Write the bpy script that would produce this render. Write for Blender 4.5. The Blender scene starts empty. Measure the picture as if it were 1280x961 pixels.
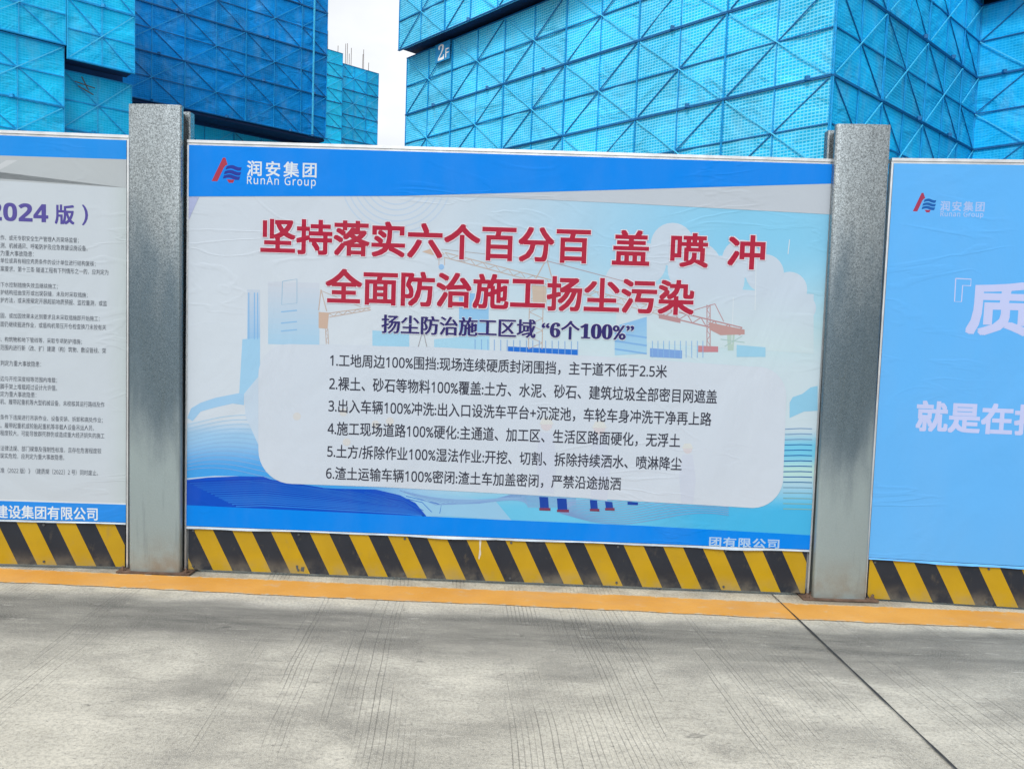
import bpy, math, random
import numpy as np
from mathutils import Vector, Matrix

random.seed(7)
SC = bpy.context.scene
COL = SC.collection

# ------------------------------------------------------------------ camera
IW, IH, F = 1280.0, 961.0, 974.95
CAM = np.array([0.0, -4.4684, 1.4567])
RM = np.array([[0.99925, -0.0349, 0.01656], [0.01876, 0.0638, -0.99779], [0.03376, 0.99735, 0.06441]])
cd = bpy.data.cameras.new('camera')
cd.sensor_fit = 'HORIZONTAL'; cd.sensor_width = 36.0; cd.lens = F / IW * 36.0
cd.clip_start = 0.05; cd.clip_end = 3000
cam = bpy.data.objects.new('camera', cd); COL.objects.link(cam)
cam.matrix_world = Matrix.Translation(CAM.tolist()) @ Matrix(RM.tolist()).to_4x4()
SC.camera = cam

# ------------------------------------------------------------------ sky, sun, exposure
SUN_DIR = Vector((-0.50, -0.85, 1.15)).normalized()
w = bpy.data.worlds.new('World'); SC.world = w; w.use_nodes = True
nt = w.node_tree; nt.nodes.clear()
sky = nt.nodes.new('ShaderNodeTexSky'); sky.sky_type = 'NISHITA'; sky.sun_disc = False
sky.sun_elevation = math.asin(SUN_DIR.z); sky.sun_rotation = math.atan2(SUN_DIR.x, SUN_DIR.y)
sky.dust_density = 2.5; sky.air_density = 1.0
tc = nt.nodes.new('ShaderNodeTexCoord')
mp = nt.nodes.new('ShaderNodeMapping'); mp.inputs['Scale'].default_value = (1.4, 1.4, 3.2)
nz = nt.nodes.new('ShaderNodeTexNoise'); nz.inputs['Scale'].default_value = 1.7; nz.inputs['Detail'].default_value = 8
nz.inputs['Roughness'].default_value = 0.55
rp = nt.nodes.new('ShaderNodeValToRGB'); rp.color_ramp.elements[0].position = 0.30; rp.color_ramp.elements[1].position = 0.62
rp.color_ramp.elements[0].color = (0.72,) * 3 + (1,); rp.color_ramp.elements[1].color = (0.97,) * 3 + (1,)
mx = nt.nodes.new('ShaderNodeMix'); mx.data_type = 'RGBA'
mx.inputs['B'].default_value = (8.3, 8.7, 9.1, 1)
bg = nt.nodes.new('ShaderNodeBackground'); bg.inputs['Strength'].default_value = 0.10
wo = nt.nodes.new('ShaderNodeOutputWorld')
L = nt.links.new
L(tc.outputs['Generated'], mp.inputs['Vector']); L(mp.outputs['Vector'], nz.inputs['Vector'])
L(nz.outputs['Fac'], rp.inputs['Fac']); L(rp.outputs['Color'], mx.inputs['Factor'])
# clouds: thicker and thinner patches, brighter round the veiled sun
nz2 = nt.nodes.new('ShaderNodeTexNoise'); nz2.inputs['Scale'].default_value = 2.6; nz2.inputs['Detail'].default_value = 5
dp = nt.nodes.new('ShaderNodeVectorMath'); dp.operation = 'DOT_PRODUCT'; dp.inputs[1].default_value = SUN_DIR
mr = nt.nodes.new('ShaderNodeMapRange'); mr.inputs['From Min'].default_value = 0.35; mr.inputs['To Min'].default_value = 0.0; mr.inputs['To Max'].default_value = 0.75
mr2 = nt.nodes.new('ShaderNodeMapRange'); mr2.inputs['From Min'].default_value = 0.3; mr2.inputs['From Max'].default_value = 0.7
mr2.inputs['To Min'].default_value = 0.90; mr2.inputs['To Max'].default_value = 1.1
ad = nt.nodes.new('ShaderNodeMath'); ad.operation = 'ADD'
vs = nt.nodes.new('ShaderNodeVectorMath'); vs.operation = 'SCALE'; vs.inputs[0].default_value = (8.5, 8.7, 8.9)
L(mp.outputs['Vector'], nz2.inputs['Vector']); L(nz2.outputs['Fac'], mr2.inputs['Value'])
L(tc.outputs['Generated'], dp.inputs[0]); L(dp.outputs['Value'], mr.inputs['Value'])
L(mr.outputs['Result'], ad.inputs[0]); L(mr2.outputs['Result'], ad.inputs[1]); # added unseen sky behind the viewer: dimmed low, bright break shaped for post highlights
def node(t, op=None, **ins):
    x = nt.nodes.new(t)
    if op: x.operation = op
    for k, v in ins.items():
        k = int(k[1:])
        if hasattr(v, 'is_linked'): L(v, x.inputs[k])
        else: x.inputs[k].default_value = v
    return x
sep = node('ShaderNodeSeparateXYZ', i0=tc.outputs['Generated'])
def rng(v, a, b, c, d):
    x = node('ShaderNodeMapRange', i0=v, i1=a, i2=b, i3=c, i4=d); x.interpolation_type = 'SMOOTHSTEP'; return x.outputs[0]
low = node('ShaderNodeMath', 'MULTIPLY', i0=rng(sep.outputs[1], 0.1, -0.5, 0.0, 1.0), i1=rng(sep.outputs[2], 0.42, 0.10, 0.0, 0.45)).outputs[0]
azm = node('ShaderNodeMath', 'ABSOLUTE', i0=sep.outputs[0]).outputs[0]
brk = node('ShaderNodeMath', 'MULTIPLY', i0=rng(azm, 0.26, 0.10, 0.0, 1.0), i1=rng(sep.outputs[2], 0.03, 0.14, 0.0, 1.0)).outputs[0]
brk = node('ShaderNodeMath', 'MULTIPLY', i0=brk, i1=rng(sep.outputs[2], 0.75, 0.45, 0.0, 1.0)).outputs[0]
brk = node('ShaderNodeMath', 'MULTIPLY', i0=brk, i1=rng(sep.outputs[1], -0.2, -0.5, 0.0, 1.7)).outputs[0]
dim = node('ShaderNodeMath', 'SUBTRACT', i0=1.0, i1=low).outputs[0]
tot = node('ShaderNodeMath', 'MULTIPLY', i0=ad.outputs[0], i1=dim).outputs[0]
tot = node('ShaderNodeMath', 'ADD', i0=tot, i1=brk).outputs[0]
L(tot, vs.inputs['Scale'])
L(vs.outputs['Vector'], mx.inputs['B'])
L(sky.outputs['Color'], mx.inputs['A']); L(mx.outputs['Result'], bg.inputs['Color']); L(bg.outputs['Background'], wo.inputs['Surface'])

sl = bpy.data.lights.new('sun', 'SUN'); sl.energy = 1.7; sl.angle = math.radians(14); sl.color = (1.0, 0.963, 0.90)
so = bpy.data.objects.new('sun', sl); COL.objects.link(so); so.location = (0, 0, 40)
so.rotation_euler = (-SUN_DIR).to_track_quat('-Z', 'Y').to_euler()
SC.view_settings.view_transform = 'Standard'; SC.view_settings.look = 'None'
SC.view_settings.exposure = 0.26; SC.view_settings.gamma = 1.0; SC.view_settings.use_curve_mapping = False

# ------------------------------------------------------------------ helpers
def s2l(v):
    v = v / 255.0
    return v / 12.92 if v <= 0.04045 else ((v + 0.055) / 1.055) ** 2.4
def S(r, g, b, k=1.0):
    return (s2l(r) * k, s2l(g) * k, s2l(b) * k, 1.0)
def ray(px, py):
    return RM @ np.array([(px - IW / 2) / F, -(py - IH / 2) / F, -1.0])
def ground_point(px, py, z=0.0):
    d = ray(px, py); t = (z - CAM[2]) / d[2]; return CAM + d * t

class Mat:
    """small node-tree writer"""
    def __init__(s, name, rough=0.6, metal=0.0, spec=0.4):
        s.m = bpy.data.materials.new(name); s.m.use_nodes = True; s.nt = s.m.node_tree
        s.b = s.nt.nodes['Principled BSDF']
        s.b.inputs['Roughness'].default_value = rough; s.b.inputs['Metallic'].default_value = metal
        s.b.inputs['Specular IOR Level'].default_value = spec
        g = s.n('ShaderNodeNewGeometry'); s.pos = g.outputs['Position']; s.nrm = g.outputs['Normal']
    def n(s, t, **kw):
        x = s.nt.nodes.new(t)
        for k, v in kw.items(): setattr(x, k, v)
        return x
    def put(s, sock, v):
        if hasattr(v, 'is_linked'): s.nt.links.new(v, sock)
        else: sock.default_value = v
    def noise(s, scale, detail=4, vec=None, rough=0.5, out='Fac', dist=0.0):
        x = s.n('ShaderNodeTexNoise'); s.put(x.inputs['Vector'], vec if vec is not None else s.pos)
        x.inputs['Scale'].default_value = scale; x.inputs['Detail'].default_value = detail
        x.inputs['Roughness'].default_value = rough; x.inputs['Distortion'].default_value = dist
        return x.outputs[out]
    def map(s, scale=(1, 1, 1), rot=(0, 0, 0), loc=(0, 0, 0), vec=None):
        x = s.n('ShaderNodeMapping'); s.put(x.inputs['Vector'], vec if vec is not None else s.pos)
        x.inputs['Scale'].default_value = scale; x.inputs['Rotation'].default_value = rot; x.inputs['Location'].default_value = loc
        return x.outputs['Vector']
    def math(s, op, a, b=0.0, c=0.0):
        x = s.n('ShaderNodeMath', operation=op)
        s.put(x.inputs[0], a); s.put(x.inputs[1], b); s.put(x.inputs[2], c); return x.outputs[0]
    def step(s, v, lo, hi, a=0.0, b=1.0):
        x = s.n('ShaderNodeMapRange', interpolation_type='SMOOTHSTEP'); s.put(x.inputs['Value'], v)
        for k, q in (('From Min', lo), ('From Max', hi), ('To Min', a), ('To Max', b)): x.inputs[k].default_value = q
        return x.outputs['Result']
    def mix(s, f, a, b, mode='MIX'):
        x = s.n('ShaderNodeMix', data_type='RGBA', blend_type=mode)
        s.put(x.inputs['Factor'], f); s.put(x.inputs['A'], a); s.put(x.inputs['B'], b); return x.outputs['Result']
    def xyz(s, vec=None):
        x = s.n('ShaderNodeSeparateXYZ'); s.put(x.inputs[0], vec if vec is not None else s.pos); return x.outputs
    def bump(s, h, strength=0.3, dist=0.01, normal=None):
        x = s.n('ShaderNodeBump'); s.put(x.inputs['Height'], h); x.inputs['Strength'].default_value = strength
        x.inputs['Distance'].default_value = dist
        if normal is not None: s.put(x.inputs['Normal'], normal)
        return x.outputs['Normal']
    def out(s, color=None, rough=None, normal=None, metal=None):
        if color is not None: s.put(s.b.inputs['Base Color'], color)
        if rough is not None: s.put(s.b.inputs['Roughness'], rough)
        if normal is not None: s.put(s.b.inputs['Normal'], normal)
        if metal is not None: s.put(s.b.inputs['Metallic'], metal)
        return s.m

def mk(name, verts, faces, mat=None, parent=None, cols=None, smooth=False, uvs=None, mats=None, midx=None):
    me = bpy.data.meshes.new(name); me.from_pydata([tuple(map(float, v)) for v in verts], [], faces); me.update()
    for m in (mats or ([mat] if mat else [])): me.materials.append(m)
    if midx is not None: me.polygons.foreach_set('material_index', midx)
    if cols is not None:                                  # one colour per face, or one per vertex
        a = me.color_attributes.new('Print', 'FLOAT_COLOR', 'CORNER')
        buf = np.ones((len(me.loops), 4), np.float32)
        if len(cols) == len(faces) and len(faces) != len(verts):
            for p, c in zip(me.polygons, cols): buf[p.loop_start:p.loop_start + p.loop_total] = c
        else:
            vi = np.empty(len(me.loops), np.int32); me.loops.foreach_get('vertex_index', vi)
            buf[:] = np.asarray(cols, np.float32)[vi]
        a.data.foreach_set('color', buf.ravel())
    if uvs is not None:
        ul = me.uv_layers.new(name='UVMap')
        vi = np.empty(len(me.loops), np.int32); me.loops.foreach_get('vertex_index', vi)
        ul.data.foreach_set('uv', np.asarray(uvs, np.float32)[vi].ravel())
    if smooth: me.polygons.foreach_set('use_smooth', [True] * len(me.polygons))
    o = bpy.data.objects.new(name, me); COL.objects.link(o)
    if parent: o.parent = parent
    return o
def thing(name, label, cat, loc=(0, 0, 0), rz=0.0, group=None):
    o = bpy.data.objects.new(name, None); COL.objects.link(o); o.empty_display_size = 0.2
    o.location = loc; o.rotation_euler = (0, 0, rz); o['label'] = label; o['category'] = cat
    if group: o['group'] = group
    return o
class MB:
    def __init__(s): s.v = []; s.f = []; s.mi = []
    def add(s, v, f, mi=0):
        n = len(s.v); s.v += list(v); s.f += [tuple(i + n for i in q) for q in f]; s.mi += [mi] * len(f)
    def box(s, x0, x1, y0, y1, z0, z1, mi=0):
        v = [(x, y, z) for z in (z0, z1) for y in (y0, y1) for x in (x0, x1)]
        s.add(v, [(0, 2, 3, 1), (4, 5, 7, 6), (0, 1, 5, 4), (1, 3, 7, 5), (3, 2, 6, 7), (2, 0, 4, 6)], mi)
    def bevel_box(s, x0, x1, y0, y1, z0, z1, r, mi=0):
        s.prism(rrect(x0, x1, y0, y1, r, 3), z0, z1, mi)
    def prism(s, loop, z0, z1, mi=0):
        n = len(loop); v = [(x, y, z0) for x, y in loop] + [(x, y, z1) for x, y in loop]
        f = [(i, (i + 1) % n, n + (i + 1) % n, n + i) for i in range(n)] + [tuple(range(n))[::-1], tuple(range(n, 2 * n))]
        s.add(v, f, mi)
    def bar(s, p, q, nrm, w, h, mi=0):
        """square bar from p to q; w across, h along nrm"""
        p = np.array(p, float); q = np.array(q, float); t = q - p; t /= np.linalg.norm(t)
        nrm = np.array(nrm, float); sdv = np.cross(t, nrm); sdv /= np.linalg.norm(sdv)
        v = []
        for e in (p, q):
            for a, b in ((-1, 0), (1, 0), (1, 1), (-1, 1)): v.append(e + sdv * a * w / 2 + nrm * b * h)
        s.add(v, [(3, 2, 1, 0), (4, 5, 6, 7), (0, 1, 5, 4), (1, 2, 6, 5), (2, 3, 7, 6), (3, 0, 4, 7)], mi)
    def build(s, name, mat=None, parent=None, mats=None):
        return mk(name, s.v, s.f, mat, parent, mats=mats, midx=s.mi if mats else None)
def rrect(x0, x1, y0, y1, r, k=4):
    out = []
    for cx, cy, a0 in ((x1 - r, y1 - r, 0), (x0 + r, y1 - r, 90), (x0 + r, y0 + r, 180), (x1 - r, y0 + r, 270)):
        for i in range(k + 1):
            a = math.radians(a0 + 90 * i / k); out.append((cx + r * math.cos(a), cy + r * math.sin(a)))
    return out
def flat(mat, c, amount=0.12, scale=9):
    n = mat.noise(scale, 5)
    return mat.mix(mat.step(n, 0.3, 0.7), tuple(x * (1 - amount) for x in c[:3]) + (1,), tuple(x * (1 + amount) for x in c[:3]) + (1,))

# ------------------------------------------------------------------ materials
def make_concrete():
    m = Mat('old_concrete', 0.85, 0, 0.25)
    P = m.xyz()
    big = m.noise(1.1, 6, m.map((0.55, 1.2, 1)), 0.6, dist=0.6)
    mid = m.noise(4.5, 8, m.map((0.5, 1, 1)), 0.65, dist=0.3)
    fine = m.noise(70, 5, None, 0.7)
    grit = m.noise(260, 3, None, 0.6)
    c = m.mix(m.step(big, 0.32, 0.66), S(140, 137, 128), S(178, 174, 161))
    c = m.mix(m.step(mid, 0.35, 0.7), c, S(188, 184, 171))
    # tyre-dirt band worn along the fence
    wob = m.noise(0.9, 5, m.map((1, 1, 1), loc=(4.2, 1.3, 0)), 0.6)
    yb = m.math('ADD', P[1], m.math('MULTIPLY', m.math('SUBTRACT', wob, 0.5), 0.42))
    band = m.math('MULTIPLY', m.step(yb, -0.42, -0.58), m.step(yb, -1.22, -0.80))
    patch = m.step(m.noise(0.75, 6, m.map((0.8, 1, 1), loc=(2.2, 7.1, 0)), 0.62, dist=0.8), 0.42, 0.66)
    streak = m.step(m.noise(3.0, 7, m.map((0.35, 2.6, 1), loc=(1, 3, 0)), 0.65), 0.3, 0.75)
    d = m.math('MULTIPLY', m.math('MAXIMUM', m.math('MULTIPLY', band, 0.95), m.math('MULTIPLY', patch, 0.55)), m.math('ADD', 0.58, m.math('MULTIPLY', streak, 0.42)))
    c = m.mix(d, c, S(52, 52, 50))
    # pale dusty strip close to the fence foot
    clean = m.math('MULTIPLY', m.step(yb, -0.50, -0.36), m.step(m.noise(2.2, 6, None, 0.6), 0.25, 0.6))
    c = m.mix(m.math('MULTIPLY', clean, 0.75), c, S(198, 190, 170))
    foot = m.math('MULTIPLY', m.step(P[1], -0.16, -0.03), m.step(m.noise(7, 7, None, 0.65), 0.34, 0.66))
    c = m.mix(m.math('MULTIPLY', foot, 0.55), c, S(110, 98, 82))
    scuff = m.noise(16, 9, m.map((0.45, 1.6, 1), loc=(3, 1, 0)), 0.72, dist=0.4)
    c = m.mix(m.step(scuff, 0.52, 0.70, 0.0, 0.38), c, S(96, 94, 90))
    c = m.mix(m.step(scuff, 0.44, 0.30, 0.0, 0.35), c, S(206, 203, 192))
    pit = m.step(m.noise(58, 3, m.map((0.8, 1.3, 1)), 0.6), 0.63, 0.69)
    c = m.mix(m.math('MULTIPLY', pit, 0.6), c, S(76, 75, 72))
    c = m.mix(m.step(fine, 0.40, 0.66, 0.0, 0.46), c, S(104, 103, 99))
    c = m.mix(m.step(grit, 0.50, 0.66, 0.0, 0.42), c, S(222, 220, 210))
    # hairline cracks, and stain round the post feet
    ck = m.n('ShaderNodeTexVoronoi', feature='DISTANCE_TO_EDGE'); ck.inputs['Scale'].default_value = 0.9
    wv = m.n('ShaderNodeVectorMath', operation='ADD'); m.put(wv.inputs[0], m.pos)
    sc = m.n('ShaderNodeVectorMath', operation='SCALE'); m.put(sc.inputs[0], m.noise(3.0, 7, None, 0.65, out='Color')); sc.inputs['Scale'].default_value = 0.45
    m.put(wv.inputs[1], sc.outputs[0]); m.put(ck.inputs['Vector'], wv.outputs[0])
    crack = m.math('MULTIPLY', m.step(ck.outputs['Distance'], 0.007, 0.001), m.step(m.noise(0.8, 3, m.map(loc=(5, 5, 0))), 0.50, 0.58))
    c = m.mix(m.math('MULTIPLY', crack, 0.2), c, S(70, 68, 65))
    for fx in (-2.11, 1.84):
        dv = m.n('ShaderNodeVectorMath', operation='DISTANCE'); m.put(dv.inputs[0], m.map((0.55, 1, 1), loc=(-0.55 * fx, 0.06, 0))); dv.inputs[1].default_value = (0, 0, 0)
        rs = m.math('MULTIPLY', m.step(m.math('ADD', dv.outputs['Value'], m.math('MULTIPLY', m.noise(9, 6, None, 0.65), 0.16)), 0.30, 0.12), 0.6)
        c = m.mix(rs, c, S(98, 84, 68))
    # small oil spots
    sp = m.step(m.noise(5.5, 6, m.map((0.9, 1.3, 1), loc=(9, 2, 0)), 0.6, dist=0.5), 0.66, 0.74)
    c = m.mix(m.math('MULTIPLY', sp, 0.6), c, S(70, 69, 68))
    # raked anti-slip grooves, in bands one rake wide
    u = m.math('ADD', P[0], m.math('MULTIPLY', P[1], 0.085))
    u = m.math('ADD', u, m.math('MULTIPLY', m.math('SUBTRACT', m.noise(0.8, 2), 0.5), 0.10))
    tri = m.math('ABSOLUTE', m.math('SUBTRACT', m.math('FRACT', m.math('MULTIPLY', u, 46.0)), 0.5))
    line = m.step(tri, 0.12, 0.02)
    cx = m.n('ShaderNodeCombineXYZ'); m.put(cx.inputs[0], u); m.put(cx.inputs[1], m.math('MULTIPLY', P[1], 0.10))
    rake = m.step(m.noise(3.4, 1, cx.outputs[0], 0.4), 0.49, 0.53)
    cut = m.step(m.noise(1.3, 5, m.map((1, .7, 1), loc=(0, 5, 0)), 0.6), 0.36, 0.56)
    cx2 = m.n('ShaderNodeCombineXYZ'); m.put(cx2.inputs[0], m.math('MULTIPLY', m.math('FLOOR', m.math('MULTIPLY', u, 46.0)), 7.31)); m.put(cx2.inputs[1], P[1])
    each = m.step(m.noise(0.5, 2, cx2.outputs[0], 0.5), 0.30, 0.58)
    g = m.math('MULTIPLY', m.math('MULTIPLY', line, rake), m.math('MULTIPLY', cut, each))
    c = m.mix(m.math('MULTIPLY', g, 0.55), c, S(80, 79, 76))
    h = m.math('ADD', m.math('MULTIPLY', fine, 0.25), m.math('MULTIPLY', g, -0.6))
    h = m.math('ADD', h, m.math('MULTIPLY', m.noise(24, 4), 0.35))
    return m.out(c, None, m.bump(h, 0.55, 0.006))
CONCRETE = make_concrete()

def make_line_paint():
    m = Mat('orange_line_paint', 0.6)
    c = m.mix(m.step(m.noise(3, 6), 0.3, 0.7), S(208, 148, 62, .9), S(218, 160, 78, .9))
    worn = m.step(m.noise(14, 9, m.map((0.6, 1, 1)), 0.74), 0.57, 0.68)
    c = m.mix(m.math('MULTIPLY', worn, 0.55), c, S(188, 168, 140))
    c = m.mix(m.step(m.noise(90, 4, None, 0.7), 0.5, 0.8, 0, 0.25), c, S(150, 110, 70))
    uv = m.n('ShaderNodeUVMap'); uv.uv_map = 'UVMap'
    v = m.xyz(uv.outputs[0])[1]
    rim = m.math('MULTIPLY', m.math('ABSOLUTE', m.math('SUBTRACT', v, 0.5)), 2.0)
    ragged = m.math('ADD', rim, m.math('MULTIPLY', m.math('SUBTRACT', m.noise(26, 8, m.map((0.7, 1, 1)), 0.72), 0.5), 1.1))
    c = m.mix(m.step(ragged, 0.90, 1.06, 0.0, 0.9), c, S(186, 178, 158))
    chips = m.step(m.noise(60, 6, m.map((0.8, 1, 1)), 0.7), 0.62, 0.68)
    c = m.mix(m.math('MULTIPLY', chips, 0.5), c, S(176, 160, 132))
    dirt = m.step(m.noise(1.7, 8, m.map((.6, 1.4, 1)), 0.7), 0.48, 0.72)
    c = m.mix(m.math('MULTIPLY', dirt, 0.45), c, S(178, 142, 104))
    return m.out(c, None, m.bump(m.noise(70, 4), 0.3, 0.004))
LINE_PAINT = make_line_paint()

def make_vinyl():
    m = Mat('printed_vinyl', 0.5, 0, 0.09)
    a = m.n('ShaderNodeAttribute'); a.attribute_name = 'Print'
    P = m.xyz()
    dust = m.step(m.noise(2.6, 7, m.map((1.4, 1, 0.6)), 0.65), 0.35, 0.75, 0.0, 0.035)
    c = m.mix(dust, m.mix(1.0, a.outputs['Color'], (0.70, 0.722, 0.742, 1), 'MULTIPLY'), S(160, 158, 150))
    # weave and sagging of the stretched sheet
    weave = m.math('ADD', m.math('SINE', m.math('MULTIPLY', P[0], 2200.0)), m.math('SINE', m.math('MULTIPLY', P[2], 2200.0)))
    folds = m.noise(1.6, 4, m.map((1.0, 1.0, 0.7), rot=(0, 0.5, 0)), 0.45, dist=1.2)
    cre = m.math('ABSOLUTE', m.math('SUBTRACT', m.noise(2.3, 3, m.map((0.5, 1, 1.6), rot=(0, -0.55, 0)), 0.5, dist=1.0), 0.5))
    crease = m.step(cre, 0.0, 0.035, 1.0, 0.0)
    where = m.step(m.noise(0.9, 2, m.map(loc=(3, 0, 1))), 0.48, 0.62)
    h = m.math('ADD', m.math('MULTIPLY', folds, 1.0), m.math('MULTIPLY', m.math('MULTIPLY', crease, where), 0.06))
    n1 = m.bump(h, 0.42, 0.035)
    n2 = m.bump(m.noise(38, 3), 0.10, 0.004, n1)
    return m.out(c, m.step(m.noise(6, 5), 0.3, 0.7, 0.36, 0.55), n2)
VINYL = make_vinyl()

def make_galv():
    m = Mat('galvanised_steel', 0.45, 0.85, 0.5)
    v = m.n('ShaderNodeTexVoronoi', feature='F1'); m.put(v.inputs['Vector'], m.map((1, 1, 0.8))); v.inputs['Scale'].default_value = 215
    vv = m.n('ShaderNodeSeparateColor'); m.put(vv.inputs[0], v.outputs['Color'])
    P = m.xyz()
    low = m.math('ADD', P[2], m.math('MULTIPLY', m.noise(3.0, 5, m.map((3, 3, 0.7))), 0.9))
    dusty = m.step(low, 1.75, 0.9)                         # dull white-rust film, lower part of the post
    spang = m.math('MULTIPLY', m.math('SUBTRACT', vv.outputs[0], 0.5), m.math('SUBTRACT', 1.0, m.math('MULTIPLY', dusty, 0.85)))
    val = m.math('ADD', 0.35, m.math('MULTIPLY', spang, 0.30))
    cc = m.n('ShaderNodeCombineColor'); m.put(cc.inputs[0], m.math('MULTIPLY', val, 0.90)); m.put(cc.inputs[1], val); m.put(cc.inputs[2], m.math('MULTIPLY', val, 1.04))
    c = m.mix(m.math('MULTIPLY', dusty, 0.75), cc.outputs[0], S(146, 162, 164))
    mid = m.math('MULTIPLY', m.step(low, 2.75, 1.95), m.step(low, 0.95, 1.55))  # darker mid-height band: a dark reflection painted into the steel colour
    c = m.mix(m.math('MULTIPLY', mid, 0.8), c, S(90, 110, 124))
    runs = m.step(m.noise(5, 5, m.map((4.5, 4.5, 0.35)), 0.6), 0.55, 0.72)
    c = m.mix(m.math('MULTIPLY', runs, 0.35), c, S(112, 124, 128))
    foot = m.math('MULTIPLY', m.step(P[2], 0.30, 0.0), m.step(m.noise(9, 6), 0.3, 0.75))
    c = m.mix(m.math('MULTIPLY', foot, 0.7), c, S(128, 112, 92))
    r = m.math('ADD', m.math('ADD', 0.22, m.math('MULTIPLY', vv.outputs[1], 0.14)), m.math('MULTIPLY', dusty, 0.22))
    n1 = m.bump(m.noise(2.2, 2, m.map((2.2, 1, 0.4))), 0.3, 0.03)
    n2 = m.bump(vv.outputs[2], 0.22, 0.003, n1)
    return m.out(c, r, n2, m.math('SUBTRACT', 0.88, m.math('MULTIPLY', dusty, 0.38)))
GALV = make_galv()

def simple(name, c, rough=0.6, metal=0.0, amount=0.12, scale=9, bump=0.1):
    m = Mat(name, rough, metal)
    return m.out(flat(m, c, amount, scale), None, m.bump(m.noise(scale * 5, 4), bump, 0.004))
ALU = simple('aluminium_trim', (0.62, 0.64, 0.66, 1), 0.38, 0.75, 0.1, 12)
HEM = simple('white_hem', S(176, 190, 204), 0.5)
DARK_STEEL = simple('shaded_steel', (0.09, 0.10, 0.11, 1), 0.6, 0.5)
RUST_STEEL = simple('rusty_plate', S(104, 84, 72), 0.8, 0.25, 0.3, 18, 0.3)
BACKING = simple('corrugated_backing', S(170, 178, 182), 0.5, 0.2)
SEAL = simple('joint_sealant', (0.030, 0.030, 0.031, 1), 0.8, 0, 0.3, 20)
SOIL = simple('site_soil', (0.24, 0.21, 0.17, 1), 0.95, 0, 0.25, 1.3)
RAW_CONC = simple('raw_concrete', (0.30, 0.30, 0.29, 1), 0.9, 0, 0.2, 2)
REBAR = simple('rebar_steel', (0.16, 0.12, 0.10, 1), 0.8, 0.3)
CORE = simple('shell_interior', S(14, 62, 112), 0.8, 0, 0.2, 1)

def make_board(name, base):
    m = Mat(name, 0.42, 0, 0.4)
    c = flat(m, base, 0.06, 6)
    c = m.mix(m.step(m.noise(18, 7, m.map((1, 1, 0.6)), 0.7), 0.55, 0.8, 0, 0.35), c, S(120, 108, 84))
    low = m.step(m.xyz()[2], 0.12, 0.0)
    c = m.mix(m.math('MULTIPLY', m.math('MULTIPLY', low, m.step(m.noise(7, 6, None, 0.65), 0.35, 0.7)), 0.55), c, S(132, 124, 108))
    return m.out(c, m.step(m.noise(5, 4), 0.3, 0.7, 0.35, 0.55), m.bump(m.noise(2.5, 3), 0.25, 0.02))
YELLOW = make_board('yellow_hazard_paint', S(176, 143, 12, .9))
BLACK = make_board('black_hazard_paint', S(28, 35, 46))

def make_screen(name, base, vein):
    """perforated safety screen: sheet with rows of pressed holes, wavy, dusty"""
    m = Mat(name, 0.6, 0.0, 0.12)
    uv = m.n('ShaderNodeUVMap'); uv.uv_map = 'UVMap'
    U = m.xyz(uv.outputs[0])
    def line(s, n, wd): return m.step(m.math('ABSOLUTE', m.math('SUBTRACT', m.math('FRACT', m.math('MULTIPLY', s, n)), 0.5)), 0.5 - wd * 1.6, 0.5 - wd * 0.4)
    gl = m.math('MAXIMUM', line(U[1], 13.0, 0.16), m.math('MULTIPLY', line(U[0], 11.0, 0.13), 0.75))
    oi = m.n('ShaderNodeObjectInfo')
    k = m.math('ADD', 0.80, m.math('MULTIPLY', oi.outputs['Random'], 0.30))
    cl = m.noise(0.55, 5, None, 0.55)
    c = m.mix(m.step(cl, 0.3, 0.72), tuple(x * 0.82 for x in base[:3]) + (1,), tuple(min(1, x * 1.15) for x in base[:3]) + (1,))
    hs = m.n('ShaderNodeHueSaturation'); m.put(hs.inputs['Color'], c); m.put(hs.inputs['Value'], k)
    c = m.mix(m.math('MULTIPLY', gl, 0.55), hs.outputs[0], vein)
    du = m.step(m.noise(2.2, 7, m.map((1, 1, 0.45)), 0.65), 0.45, 0.80, 0, 0.26)
    c = m.mix(du, c, S(132, 176, 196))
    n1 = m.bump(m.noise(0.9, 4, m.map((1, 1, 1.5)), 0.5, dist=0.8), 0.9, 0.16)
    return m.out(c, None, m.bump(gl, 0.25, 0.01, n1))
SCREEN = make_screen('pale_blue_screen', S(12, 182, 236), S(150, 232, 250))
SCREEN_DEEP = make_screen('deep_blue_screen', S(0, 136, 220), S(10, 156, 232))
SCREEN_MID = make_screen('mid_blue_screen', S(10, 194, 254), S(66, 206, 252))
SCREEN_RIGHT = make_screen('bright_blue_screen', S(4, 166, 228), S(56, 196, 240))
BAR_PALE = simple('pale_blue_bar', S(70, 190, 232), 0.5, 0.0)
BAR_SOFT = simple('soft_blue_bar', S(44, 170, 222), 0.5, 0.0)
BAR_MID = simple('blue_bar', S(16, 150, 212), 0.5, 0.0)
BAR_DARK = simple('dark_blue_bar', S(6, 98, 156), 0.5, 0.0)
GAP = simple('gap_deck', S(10, 46, 88), 0.7)

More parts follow.
